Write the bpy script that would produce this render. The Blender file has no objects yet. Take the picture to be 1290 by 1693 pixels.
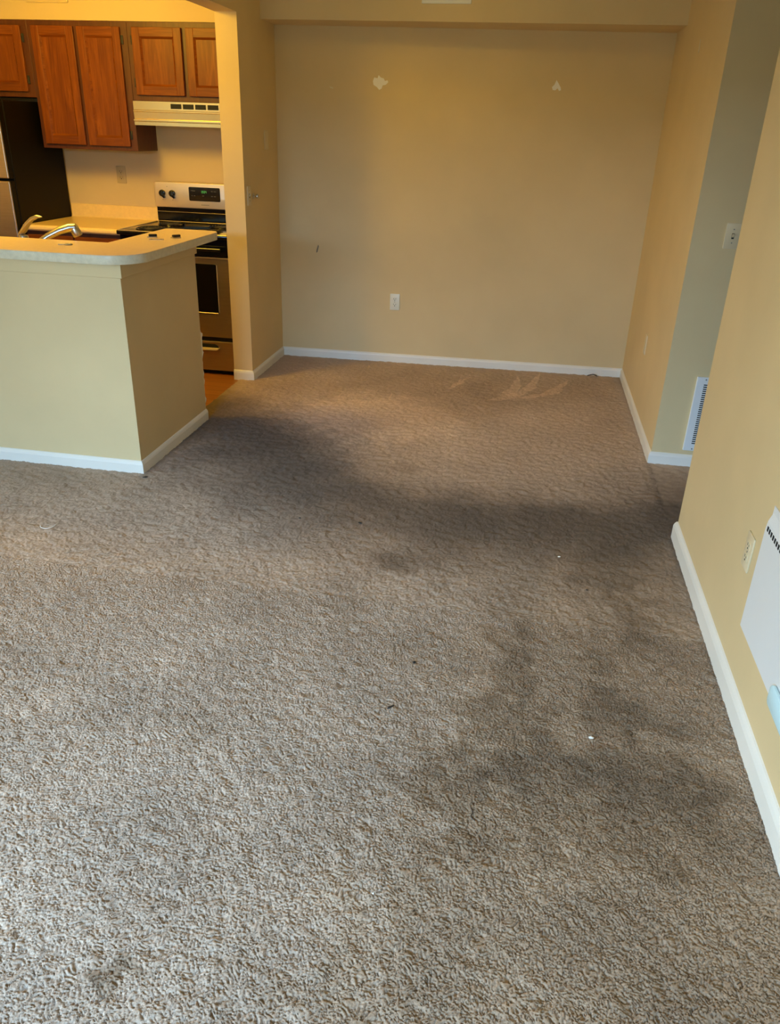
import bpy, bmesh, math, random
import numpy as np
from mathutils import Vector, Matrix

C = bpy.context.scene.collection
SC = bpy.context.scene
random.seed(7)
PI = math.pi

# ------------------------------------------------------------------ camera
Rv = Vector((0.98463457, 0.1717413, 0.0316178))
Uv = Vector((-0.10294443, 0.42460494, 0.89950714))
Fv = Vector((-0.14105746, 0.8889407, -0.43576051))
cam = bpy.data.cameras.new('camera'); camo = bpy.data.objects.new('camera', cam); C.objects.link(camo)
m = Matrix(((Rv.x, Uv.x, -Fv.x, 0), (Rv.y, Uv.y, -Fv.y, 0), (Rv.z, Uv.z, -Fv.z, 1.55), (0, 0, 0, 1)))
camo.matrix_world = m
cam.sensor_fit = 'HORIZONTAL'; cam.sensor_width = 36; cam.lens = 1297.92 / 1290 * 36
cam.clip_start = 0.02
SC.camera = camo

# ------------------------------------------------------------------ light
SC.view_settings.view_transform = 'Standard'; SC.view_settings.look = 'None'
SC.view_settings.exposure = 0.0; SC.view_settings.gamma = 1.0; SC.view_settings.use_curve_mapping = False
SC.cycles.use_denoising = True
SC.cycles.max_bounces = 8; SC.cycles.diffuse_bounces = 5
w = bpy.data.worlds.new('world'); SC.world = w; w.use_nodes = True
w.node_tree.nodes['Background'].inputs[0].default_value = (0.62, 1, 0.95, 1)
w.node_tree.nodes['Background'].inputs[1].default_value = 1.3

def light(name, kind, loc, power, col, size=None, size_y=None, direction=None, spot=None):
    l = bpy.data.lights.new(name, kind); l.energy = power; l.color = col
    if kind == 'AREA':
        l.shape = 'RECTANGLE'; l.size = size; l.size_y = size_y or size
    elif size is not None:
        l.shadow_soft_size = size
    o = bpy.data.objects.new(name, l); C.objects.link(o); o.location = loc
    if direction: o.rotation_euler = Vector(direction).to_track_quat('-Z', 'Y').to_euler()
    return o
# daylight: a broad patch of open sky seen through the glazed patio door behind the photographer
light('sky_daylight', 'AREA', (-2.6, -4.6, 3.5), 2350, (0.355, 0.62, 1.0), 5.0, 3.0, (0.0, 1, -0.35))
light('added_side_light', 'AREA', (-6.6, 0.3, 2.9), 720, (0.82, 0.92, 0.90), 3.0, 2.6, (1, 0.1, -0.30))  # added fill from an unseen left side, brightens the near right wall
# warm kitchen ceiling fixture
light('kitchen_lamp', 'POINT', (-2.74, 3.93, 2.28), 68, (1.0, 0.63, 0.06), 0.18)
# weak lamp above the dining area
light('dining_lamp', 'POINT', (-0.60, 4.55, 2.40), 3.2, (1.0, 0.66, 0.10), 0.03)

# ------------------------------------------------------------------ materials
def mat(name, col, rough=0.6, metal=0.0, spec=0.5, nodes=None):
    m = bpy.data.materials.new(name); m.use_nodes = True
    b = m.node_tree.nodes['Principled BSDF']
    b.inputs['Base Color'].default_value = (*col, 1); b.inputs['Roughness'].default_value = rough
    b.inputs['Metallic'].default_value = metal; b.inputs['Specular IOR Level'].default_value = spec
    if nodes: nodes(m.node_tree, b)
    return m
def N(t, kind, **kw):
    n = t.nodes.new(kind)
    for k, v in kw.items(): setattr(n, k, v)
    return n
def coord(t, scale=(1, 1, 1)):
    tc = N(t, 'ShaderNodeTexCoord'); mp = N(t, 'ShaderNodeMapping')
    geo = N(t, 'ShaderNodeNewGeometry')
    mp.inputs['Scale'].default_value = scale
    t.links.new(geo.outputs['Position'], mp.inputs['Vector'])
    return mp.outputs['Vector']
def noise(t, scale, detail=3, vec=None, rough=0.5, dist=0.0):
    n = N(t, 'ShaderNodeTexNoise'); n.inputs['Scale'].default_value = scale
    n.inputs['Detail'].default_value = detail; n.inputs['Roughness'].default_value = rough
    n.inputs['Distortion'].default_value = dist
    if vec is not None: t.links.new(vec, n.inputs['Vector'])
    return n.outputs['Fac']
def ramp(t, fac, stops):
    r = N(t, 'ShaderNodeValToRGB'); e = r.color_ramp.elements
    while len(e) < len(stops): e.new(0.5)
    for k, (p, c) in enumerate(stops):
        e[k].position = p; e[k].color = (*c, 1)
    t.links.new(fac, r.inputs['Fac']); return r.outputs['Color']
def bump(t, b, h, strength, dist):
    n = N(t, 'ShaderNodeBump'); n.inputs['Strength'].default_value = strength
    n.inputs['Distance'].default_value = dist
    t.links.new(h, n.inputs['Height']); t.links.new(n.outputs['Normal'], b.inputs['Normal'])

def painted(c, mott=0.05):
    def f(t, b):
        v = coord(t)
        lo = tuple(x * (1 - mott) for x in c); hi = tuple(min(1, x * (1 + mott)) for x in c)
        t.links.new(ramp(t, noise(t, 2.2, 4, v), [(0.3, lo), (0.7, hi)]), b.inputs['Base Color'])
        bump(t, b, noise(t, 260, 2, v), 0.25, 0.0015)
    return f
WALLC = (0.70, 0.55, 0.305)
M_wall = mat('beige_wall_paint', WALLC, 0.62, nodes=painted(WALLC), spec=0.3)
M_ceil = mat('ceiling_paint', (0.58, 0.52, 0.38), 0.8, nodes=painted((0.58, 0.52, 0.38)))
M_base = mat('white_baseboard_paint', (0.82, 0.79, 0.71), 0.42, nodes=painted((0.82, 0.79, 0.71), 0.06))
M_white = mat('white_enamel', (0.78, 0.79, 0.78), 0.4, nodes=painted((0.78, 0.79, 0.78), 0.02))
M_plate = mat('almond_plastic', (0.74, 0.68, 0.50), 0.35)
M_plate2 = mat('white_plastic', (0.80, 0.78, 0.66), 0.35)
M_dark = mat('black_void', (0.008, 0.008, 0.008), 0.8)
M_spackle = mat('white_spackle', (0.92, 0.90, 0.84), 0.8, nodes=painted((0.92, 0.90, 0.84), 0.05))
M_black = mat('black_enamel', (0.006, 0.006, 0.007), 0.12)
M_blackside = mat('black_textured_side', (0.005, 0.004, 0.003), 0.5, spec=0.15)
M_coil = mat('black_iron', (0.02, 0.02, 0.02), 0.5)
M_blue = mat('clear_blue_plastic', (0.62, 0.85, 0.90), 0.15)
M_screw = mat('grey_screw', (0.30, 0.29, 0.25), 0.4, 0.6)

def steel(t, b):
    v = coord(t, (1, 1, 60))
    t.links.new(ramp(t, noise(t, 6, 3, v), [(0.3, (0.42, 0.36, 0.27)), (0.7, (0.50, 0.43, 0.33))]), b.inputs['Base Color'])
M_steel = mat('brushed_steel', (0.56, 0.52, 0.45), 0.36, 0.85, nodes=steel)
M_steel_light = mat('satin_aluminium', (0.76, 0.63, 0.46), 0.36, 0.6)
M_chrome = mat('brushed_nickel', (0.60, 0.57, 0.50), 0.3, 1.0)
M_hood = mat('almond_metallic_enamel', (0.74, 0.58, 0.30), 0.26, 0.85)
M_wallplate = mat('painted_over_plastic', (0.74, 0.62, 0.40), 0.4)
M_tanplate = mat('tan_plastic', (0.50, 0.40, 0.22), 0.4)
M_lip = mat('pale_handle_plastic', (0.80, 0.72, 0.52), 0.35)

def wood(dark, mid, lite, axis):
    def f(t, b):
        v = coord(t, {'z': (9, 9, 0.9), 'x': (0.9, 9, 9), 'y': (9, 0.9, 9)}[axis])
        n1 = noise(t, 2.2, 3, v, 0.55, 1.6)
        v2 = coord(t, {'z': (60, 60, 2.2), 'x': (2.2, 60, 60), 'y': (60, 2.2, 60)}[axis])
        n2 = noise(t, 3.0, 3, v2, 0.6)
        mx = N(t, 'ShaderNodeMix'); mx.data_type = 'FLOAT'; mx.inputs[0].default_value = 0.42
        t.links.new(n1, mx.inputs[2]); t.links.new(n2, mx.inputs[3])
        t.links.new(ramp(t, mx.outputs[0], [(0.28, dark), (0.5, mid), (0.72, lite)]), b.inputs['Base Color'])
        bump(t, b, n2, 0.15, 0.001)
    return f
OD, OM, OL = (0.11, 0.024, 0.002), (0.185, 0.046, 0.003), (0.30, 0.088, 0.008)
M_oak = mat('honey_oak_vertical', OM, 0.40, spec=0.28, nodes=wood(OD, OM, OL, 'z'))
M_oakh = mat('honey_oak_horizontal', OM, 0.40, spec=0.28, nodes=wood(OD, OM, OL, 'x'))
M_oakd = mat('oak_face_frame', (0.16, 0.045, 0.012), 0.45, nodes=wood((0.06, 0.014, 0.003), (0.09, 0.022, 0.004), (0.14, 0.038, 0.008), 'z'))

def planks(t, b):
    v = coord(t)
    br = N(t, 'ShaderNodeTexBrick'); br.inputs['Scale'].default_value = 1.0
    br.inputs['Brick Width'].default_value = 0.9; br.inputs['Row Height'].default_value = 0.09
    br.inputs['Mortar Size'].default_value = 0.0015
    br.inputs['Color1'].default_value = (0.42, 0.17, 0.045, 1); br.inputs['Color2'].default_value = (0.34, 0.12, 0.03, 1)
    br.inputs['Mortar'].default_value = (0.12, 0.04, 0.012, 1)
    t.links.new(v, br.inputs['Vector'])
    v2 = coord(t, (2, 40, 2)); mx = N(t, 'ShaderNodeMixRGB'); mx.blend_type = 'MULTIPLY'; mx.inputs[0].default_value = 0.5
    t.links.new(br.outputs['Color'], mx.inputs[1])
    t.links.new(ramp(t, noise(t, 3, 3, v2), [(0.3, (0.55, 0.5, 0.45)), (0.7, (1, 1, 1))]), mx.inputs[2])
    t.links.new(mx.outputs[0], b.inputs['Base Color'])
M_plank = mat('orange_wood_floor', (0.38, 0.15, 0.04), 0.38, nodes=planks)

def lam(c, amt=0.06):
    def f(t, b):
        v = coord(t)
        lo = tuple(x * (1 - amt) for x in c); hi = tuple(x * (1 + amt) for x in c)
        t.links.new(ramp(t, noise(t, 45, 5, v, 0.7), [(0.35, lo), (0.65, hi)]), b.inputs['Base Color'])
    return f
M_lam = mat('tan_laminate', (0.72, 0.56, 0.42), 0.35, nodes=lam((0.72, 0.56, 0.42), 0.05))
M_lamedge = mat('cream_laminate_edge', (0.66, 0.60, 0.44), 0.38, nodes=lam((0.66, 0.60, 0.44), 0.09))
M_lamk = mat('cream_laminate', (0.93, 0.68, 0.27), 0.3, nodes=lam((0.93, 0.68, 0.27), 0.04))

def carpet(t, b):
    a = N(t, 'ShaderNodeAttribute'); a.attribute_name = 'pile'
    v = coord(t)
    big = ramp(t, noise(t, 1.7, 5, v, 0.6, 0.4), [(0.30, (0.84, 0.82, 0.80)), (0.70, (1.08, 1.08, 1.08))])
    fine = ramp(t, noise(t, 330, 3, v, 0.75), [(0.30, (0.66, 0.65, 0.63)), (0.68, (1.24, 1.24, 1.23))])
    m1 = N(t, 'ShaderNodeMixRGB'); m1.blend_type = 'MULTIPLY'; m1.inputs[0].default_value = 1
    m2 = N(t, 'ShaderNodeMixRGB'); m2.blend_type = 'MULTIPLY'; m2.inputs[0].default_value = 1
    t.links.new(a.outputs['Color'], m1.inputs[1]); t.links.new(big, m1.inputs[2])
    t.links.new(m1.outputs[0], m2.inputs[1]); t.links.new(fine, m2.inputs[2])
    t.links.new(m2.outputs[0], b.inputs['Base Color'])
    bump(t, b, noise(t, 420, 3, v, 0.8), 0.7, 0.004)
    b.inputs['Sheen Weight'].default_value = 0.12; b.inputs['Sheen Roughness'].default_value = 0.6
M_carpet = mat('taupe_plush_carpet', (0.3, 0.25, 0.2), 0.95, nodes=carpet, spec=0.1)

def emis(name, col, s):
    m = mat(name, (0, 0, 0), 0.4); b = m.node_tree.nodes['Principled BSDF']
    b.inputs['Emission Color'].default_value = (*col, 1); b.inputs['Emission Strength'].default_value = s
    return m
M_backing = mat('carpet_backing', (0.22, 0.17, 0.13), 0.9)
M_green = emis('green_clock_digits', (0.25, 1.0, 0.15), 0.35)
M_grey_print = mat('grey_print', (0.20, 0.17, 0.12), 0.5)
M_white_print = mat('pale_print', (0.10, 0.10, 0.09), 0.5)
mg = mat('clear_glass', (1, 1, 1), 0.0); mg.node_tree.nodes['Principled BSDF'].inputs['Transmission Weight'].default_value = 1.0
M_glass = mg

# ------------------------------------------------------------------ mesh helpers
class MB:
    def __init__(s): s.bm = bmesh.new(); s.mats = []
    def mi(s, m):
        if m is None: m = s.mats[0] if s.mats else None
        if m not in s.mats: s.mats.append(m)
        return s.mats.index(m)
    def merge(s, t, m=None):
        k = s.mi(m) if m else 0
        for f in t.faces: f.material_index = k
        me = bpy.data.meshes.new('tmp'); t.to_mesh(me); t.free()
        s.bm.from_mesh(me); bpy.data.meshes.remove(me)
    def box(s, x0, x1, y0, y1, z0, z1, bev=0.0, m=None, seg=2, rot=None):
        t = bmesh.new(); bmesh.ops.create_cube(t, size=1)
        for v in t.verts:
            v.co = Vector(((x0 + x1) / 2 + v.co.x * (x1 - x0), (y0 + y1) / 2 + v.co.y * (y1 - y0), (z0 + z1) / 2 + v.co.z * (z1 - z0)))
        if bev: bmesh.ops.bevel(t, geom=t.edges[:], offset=bev, segments=seg, profile=0.5, affect='EDGES')
        if rot:
            c = Vector(((x0 + x1) / 2, (y0 + y1) / 2, (z0 + z1) / 2))
            bmesh.ops.rotate(t, cent=c, matrix=rot, verts=t.verts)
        s.merge(t, m); return s
    def prism(s, pts, axis, a, b, bev=0.0, m=None, seg=2):
        """pts: 2-D outline; axis: the extrusion axis; outline axes are the two others in xyz order"""
        t = bmesh.new()
        def P(p, h):
            if axis == 'z': return (p[0], p[1], h)
            if axis == 'y': return (p[0], h, p[1])
            return (h, p[0], p[1])
        lo = [t.verts.new(P(p, a)) for p in pts]; hi = [t.verts.new(P(p, b)) for p in pts]
        t.faces.new(lo); t.faces.new(hi[::-1])
        n = len(pts)
        for i in range(n): t.faces.new((lo[i], hi[i], hi[(i + 1) % n], lo[(i + 1) % n]))
        bmesh.ops.recalc_face_normals(t, faces=t.faces)
        if bev: 
            es = [e for e in t.edges if (e.verts[0] in lo) == (e.verts[1] in lo)]
            bmesh.ops.bevel(t, geom=es, offset=bev, segments=seg, profile=0.5, affect='EDGES')
        s.merge(t, m); return s
    def cyl(s, p0, p1, r0, r1=None, n=24, bev=0.0, m=None):
        r1 = r0 if r1 is None else r1
        p0 = Vector(p0); p1 = Vector(p1); d = p1 - p0
        t = bmesh.new()
        bmesh.ops.create_cone(t, cap_ends=True, segments=n, radius1=r0, radius2=r1, depth=d.length)
        if bev:
            es = [e for e in t.edges if abs(e.verts[0].co.z - e.verts[1].co.z) < 1e-6]
            bmesh.ops.bevel(t, geom=es, offset=bev, segments=2, profile=0.5, affect='EDGES')
        bmesh.ops.rotate(t, cent=(0, 0, 0), matrix=d.to_track_quat('Z', 'Y').to_matrix(), verts=t.verts)
        bmesh.ops.translate(t, vec=(p0 + p1) / 2, verts=t.verts)
        s.merge(t, m); return s
    def tube(s, pts, radii, n=12, flat=1.0, up=(0, 0, 1), m=None, closed=False):
        """swept tube; flat scales the section along the frame's second axis"""
        t = bmesh.new(); pts = [Vector(p) for p in pts]; rings = []
        if not isinstance(radii, (list, tuple)): radii = [radii] * len(pts)
        k = len(pts)
        for i, p in enumerate(pts):
            if closed: d = pts[(i + 1) % k] - pts[i - 1]
            else: d = (pts[min(i + 1, k - 1)] - pts[max(i - 1, 0)])
            d.normalize(); a = d.cross(Vector(up))
            if a.length < 1e-4: a = d.cross(Vector((1, 0, 0)))
            a.normalize(); b = a.cross(d).normalized()
            rings.append([t.verts.new(p + (a * math.cos(q) + b * math.sin(q) * flat) * radii[i]) for q in [2 * PI * j / n for j in range(n)]])
        for i in range(k if closed else k - 1):
            r0, r1 = rings[i], rings[(i + 1) % k]
            for j in range(n): t.faces.new((r0[j], r0[(j + 1) % n], r1[(j + 1) % n], r1[j]))
        if not closed: t.faces.new(rings[0][::-1]); t.faces.new(rings[-1])
        bmesh.ops.recalc_face_normals(t, faces=t.faces)
        s.merge(t, m); return s
    def build(s, name, m, parent=None, smooth=False, world=True):
        me = bpy.data.meshes.new(name)
        if parent is not None and world:
            off = Vector((0, 0, 0)); a = parent
            while a is not None: off += a.location; a = a.parent
            bmesh.ops.translate(s.bm, vec=-off, verts=s.bm.verts)
        s.bm.to_mesh(me); s.bm.free()
        ms = s.mats or [m]
        if m is not None and s.mats and s.mats[0] is None: ms[0] = m
        for q in ms: me.materials.append(q)
        if smooth:
            me.polygons.foreach_set('use_smooth', [True] * len(me.polygons))
            me.set_sharp_from_angle(angle=math.radians(38))
        o = bpy.data.objects.new(name, me); C.objects.link(o)
        if parent is not None: o.parent = parent
        return o
def rrect(x0, x1, z0, z1, r, n=6):
    p = []
    for cx, cz, a0 in ((x1 - r, z1 - r, 0), (x0 + r, z1 - r, PI / 2), (x0 + r, z0 + r, PI), (x1 - r, z0 + r, 1.5 * PI)):
        for k in range(n + 1):
            a = a0 + PI / 2 * k / n; p.append((cx + r * math.cos(a), cz + r * math.sin(a)))
    return p
def struct(o): o['kind'] = 'structure'; return o
def tag(o, label, cat, group=None):
    o['label'] = label; o['category'] = cat
    if group: o['group'] = group
    return o
def thing(name, label, cat, loc=(0, 0, 0), rotz=0, group=None):
    o = bpy.data.objects.new(name, None); o.empty_display_size = 0.05
    C.objects.link(o); o.location = loc; o.rotation_euler = (0, 0, rotz)
    return tag(o, label, cat, group)
def B(name, m, parent, *a, **k):
    sm = k.pop('smooth', False); q = MB(); q.box(*a, **k); return q.build(name, m, parent, smooth=sm)

# ------------------------------------------------------------------ room shell
XL, XLk, XR = -1.76, -1.89, 0.745
YP, YB1, YB2 = 4.96, 5.66, 5.757
YK = 5.70
LX, RY, CH = -4.30, -1.45, 2.44
def S(name, m, *boxes):
    q = MB()
    for b in boxes: q.box(*b)
    return struct(q.build(name, m))
slab = -0.09
# subfloor & kitchen wood floor
S('floor_kitchen', M_plank, (LX, XL - 0.07, 3.36, 5.85, -0.10, 0.0))
# back wall of the dining end
q = MB(); q.prism([(XL, YB1), (XR, YB2), (XR, YB2 + 0.12), (XL, YB1 + 0.2)], 'z', 0, CH)
struct(q.build('wall_back', M_wall))
S('wall_back_kitchen', M_wall, (LX, XLk, YK, YK + 0.12, 0, CH))
# partition between kitchen and dining: the pier and the header over the opening
q = MB(); q.box(XLk, XL, YP, 5.72, 0, CH); q.box(XLk, XL, 3.30, YP, 2.13, CH); q.box(LX, XLk, 3.30, 3.42, 2.13, CH)
struct(q.build('wall_partition', M_wall))
# soffits
S('wall_soffit_dining', M_wall, (XL, XR, 5.385, 5.80, 2.142, CH))
S('wall_soffit_kitchen', M_wall, (LX, XLk, 5.40, YK, 2.122, CH))
# walls on the right, the alcove between them
S('wall_right_far', M_wall, (XR, XR + 0.12, 4.08, 5.80, 0, CH))
S('wall_alcove', M_wall, (XR + 0.12, 2.4, 4.08, 4.20, 0, CH))
S('wall_right', M_wall, (XR, XR + 0.12, RY, 3.18, 0, CH))
S('wall_hall_near', M_wall, (XR + 0.12, 2.4, 3.06, 3.18, 0, CH))
S('wall_hall_end', M_wall, (2.4, 2.52, 3.06, 4.20, 0, CH))
WY0, WY1, WZ0, WZ1 = -0.85, 1.35, 0.75, 2.05
S('wall_left', M_wall, (LX - 0.12, LX, RY, WY0, 0, CH), (LX - 0.12, LX, WY1, 5.82, 0, CH), (LX - 0.12, LX, WY0, WY1, 0, WZ0), (LX - 0.12, LX, WY0, WY1, WZ1, CH))
DX0, DX1, DZ = -2.95, -0.45, 2.05
S('wall_rear', M_wall, (LX, DX0, RY - 0.12, RY, 0, CH), (DX1, XR + 0.12, RY - 0.12, RY, 0, CH), (DX0, DX1, RY - 0.12, RY, DZ, CH))
S('ceiling', M_ceil, (LX - 0.12, 2.52, RY - 0.12, 5.85, CH, CH + 0.1))
# sliding patio door behind the camera
q = MB(); y0, y1 = RY - 0.09, RY - 0.03
for a in ((DX0, DX0 + .06), (-1.73, -1.67), (DX1 - .06, DX1)): q.box(a[0], a[1], y0, y1, 0.0, DZ)
q.box(DX0, DX1, y0, y1, 0, 0.07); q.box(DX0, DX1, y0, y1, DZ - 0.07, DZ)
struct(q.build('window_1', M_white))
q = MB(); x0, x1 = LX - 0.09, LX - 0.03
for a in ((WY0, WY0 + .05), (.225, .275), (WY1 - .05, WY1)): q.box(x0, x1, a[0], a[1], WZ0, WZ1)
for a in ((WZ0, WZ0 + .05), (WZ1 - .05, WZ1)): q.box(x0, x1, WY0, WY1, a[0], a[1])
struct(q.build('added_window_2', M_white))  # added window, out of view, only there to let the side fill in

# half wall of the breakfast bar: front leg and end leg, with the trim band below the top
q = MB()
q.box(LX, XL, 3.30, 3.42, 0, 1.0); q.box(XLk, XL, 3.42, 4.13, 0, 1.0)
struct(q.build('wall_peninsula', M_wall))
q = MB()
q.prism([(LX, 3.292), (XL + .010, 3.292), (XL + .010, 4.136), (XL, 4.136), (XL, 3.302), (LX, 3.302)], 'z', 0.932, 0.999, bev=0.003)
struct(q.build('trim_1', M_wall))

def baseboard(name, pts, h, t=0.012):
    """pts: the wall line, room on its left-hand side when walked; mitred run"""
    def off(p, d):
        out = []
        for i, a in enumerate(p):
            a = Vector(a)
            ns = []
            for j in (i - 1, i):
                if 0 <= j < len(p) - 1:
                    e = (Vector(p[j + 1]) - Vector(p[j])).normalized(); ns.append(Vector((-e.y, e.x)))
            n = sum(ns, Vector((0, 0)))
            n = n / n.length_squared * len(ns) if len(ns) == 1 else n.normalized() / max(0.3, n.normalized().dot(ns[0]))
            out.append(a + n * d)
        return out
    prof = [(0, 0), (t, 0), (t, h * 0.72), (t * 0.75, h * 0.86), (t * 0.35, h * 0.97), (0, h)]
    bm = bmesh.new(); rows = []
    for d, z in prof: rows.append([bm.verts.new((v.x, v.y, z)) for v in off(pts, d)])
    n = len(pts)
    for a in range(len(prof)):
        r0, r1 = rows[a], rows[(a + 1) % len(prof)]
        for i in range(n - 1): bm.faces.new((r0[i], r0[i + 1], r1[i + 1], r1[i]))
    bm.faces.new([r[0] for r in rows]); bm.faces.new([r[-1] for r in rows][::-1])
    bmesh.ops.recalc_face_normals(bm, faces=bm.faces)
    q = MB(); q.bm.free(); q.bm = bm
    return struct(q.build(name, M_base))
baseboard('baseboard_back', [(XR, YB2), (XL, YB1)], 0.068)
baseboard('baseboard_pier', [(XL, YB1 - .012), (XL, YP), (XLk, YP)], 0.068)
baseboard('baseboard_right_far', [(XR + .11, 4.08), (XR, 4.08), (XR, YB2 - .012)], 0.068)
baseboard('baseboard_alcove', [(2.4, 4.08), (XR + .11, 4.08)], 0.068)
baseboard('baseboard_right', [(XR, RY), (XR, 3.18), (XR + .10, 3.18)], 0.088, 0.014)
baseboard('baseboard_peninsula', [(XL, 4.13), (XL, 3.30), (LX, 3.30)], 0.068)

# ------------------------------------------------------------------ carpet: tufted pile as real relief, stains and painted lamp brightness as pile colour
BLOBS = [(-0.41, 2.708, 0.106, 0.058, -0.25), (-0.154, 2.819, 0.194, 0.179, -0.12), (-0.487, 2.371, 0.085, 0.158, -0.08), (-0.21, 2.131, 0.118, 0.1, -0.08), (0.087, 2.162, 0.069, 0.185, -0.2), (0.355, 2.238, 0.076, 0.097, -0.2), (0.426, 2.828, 0.12, 0.2, -0.16), (0.489, 2.509, 0.054, 0.248, -0.16), (0.4, 1.955, 0.1, 0.128, -0.22), (0.06, 1.882, 0.124, 0.096, -0.15), (-0.055, 1.586, 0.143, 0.098, -0.2), (0.184, 1.636, 0.192, 0.123, -0.2), (0.474, 1.696, 0.146, 0.139, -0.2), (0.36, 1.468, 0.192, 0.105, -0.16), (-0.006, 1.394, 0.102, 0.082, -0.13), (0.151, 1.745, 0.134, 0.086, -0.12), (0.573, 1.63, 0.094, 0.119, -0.1), (-0.848, 1.649, 0.101, 0.043, -0.13), (-0.661, 0.929, 0.031, 0.017, -0.3), (-1.089, 3.793, 0.219, 0.213, -0.08), (-1.301, 1.647, 0.069, 0.025, 0.15), (0.284, 1.56, 0.069, 0.073, 0.12), (0.155, 1.354, 0.127, 0.07, 0.08), (-1.052, 4.481, 0.214, 0.224, 0.06), (0.252, 2.496, 0.087, 0.124, 0.07), (-0.021, 2.01, 0.093, 0.076, 0.07), (-1.63, 2.425, 0.179, 0.087, 0.06), (-1.094, 1.287, 0.132, 0.089, 0.1), (-0.85, 0.966, 0.148, 0.075, 0.08), (-2.068, 2.7, 0.146, 0.103, -0.08), (-1.101, 2.405, 0.132, 0.062, -0.05), (-0.544, 3.673, 0.106, 0.063, -0.12), (0.324, 3.275, 0.243, 0.096, -0.06), (-0.80, 4.42, 0.45, 0.38, 0.40), (0.0, 4.3, 0.9, 0.5, 0.10)]  # closing blobs paint the kitchen lamp's brightness into the carpet colour
WEDGES = [[(-0.193, 4.917), (0.033, 5.197), (0.165, 5.72), (0.146, 5.315), (-0.001, 5.01)], [(-0.021, 5.004), (0.194, 5.215), (0.37, 5.575), (0.295, 5.229), (0.116, 5.056)], [(-0.102, 5.062), (-0.031, 5.294), (0.003, 5.58), (0.043, 5.315), (0.004, 5.092)], [(-0.791, 4.301), (-0.775, 4.617), (-0.803, 4.962), (-0.755, 4.66), (-0.752, 4.366)], [(-0.463, 5.128), (-0.389, 5.342), (-0.326, 5.453), (-0.362, 5.274), (-0.44, 5.106)], [(-1.061, 4.362), (-1.1, 4.653), (-1.128, 4.912), (-1.077, 4.621), (-1.04, 4.368)]]
RING = [(0.196, 2.255), (0.196, 2.169), (0.233, 2.096), (0.326, 2.055), (0.409, 2.057), (0.489, 2.12), (0.574, 2.203), (0.616, 2.295), (0.598, 2.38), (0.522, 2.419)]
rng = np.random.default_rng(3)
def band(n, cell, wave, aniso=1.0, bw=0.45):
    """periodic band-passed noise, n x n samples of size cell, typical wavelength wave"""
    f = np.fft.fftfreq(n, cell); FX, FY = np.meshgrid(f, f); R = np.hypot(FX * aniso, FY)
    k = 1 / wave
    H = np.exp(-0.5 * ((R - k) / (k * bw)) ** 2); H[0, 0] = 0
    z = np.real(np.fft.ifft2(np.fft.fft2(rng.standard_normal((n, n))) * H)); return z / z.std()
def lookup(tile, cell, X, Y):
    n = tile.shape[0]; u = X / cell; v = Y / cell
    i = np.floor(u).astype(int); j = np.floor(v).astype(int); fu = u - i; fv = v - j
    g = lambda a, b: tile[b % n, a % n]
    return (g(i, j) * (1 - fu) + g(i + 1, j) * fu) * (1 - fv) + (g(i, j + 1) * (1 - fu) + g(i + 1, j + 1) * fu) * fv
T1 = band(1024, 0.0022, 0.0095, bw=0.75); T2 = band(1024, 0.004, 0.015, bw=0.6); TW = band(256, 0.02, 0.16); TM = band(256, 0.03, 0.5, bw=0.8)
TF = band(512, 0.01, 0.07, bw=0.7)
def seg_dist(X, Y, pts):
    d = np.full(X.shape, 9.0)
    for (ax, ay), (bx, by) in zip(pts[:-1], pts[1:]):
        L = (bx - ax) ** 2 + (by - ay) ** 2
        t = np.clip(((X - ax) * (bx - ax) + (Y - ay) * (by - ay)) / L, 0, 1)
        d = np.minimum(d, np.hypot(X - ax - t * (bx - ax), Y - ay - t * (by - ay)))
    return d
def inpoly(X, Y, P):
    r = np.zeros(X.shape, bool); n = len(P)
    for i in range(n):
        (x1, y1), (x2, y2) = P[i], P[(i + 1) % n]
        if y1 == y2: continue
        c = ((y1 > Y) != (y2 > Y)) & (X < (x2 - x1) * (Y - y1) / (y2 - y1) + x1); r ^= c
    return r
PILE = np.array([0.53, 0.40, 0.295])
PATH = [(-1.80, 4.28), (-1.45, 3.94), (-1.15, 3.60), (-.85, 3.35), (-.45, 3.18), (0, 3.17), (.45, 3.22), (1.0, 3.5), (1.4, 3.7)]
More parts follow.
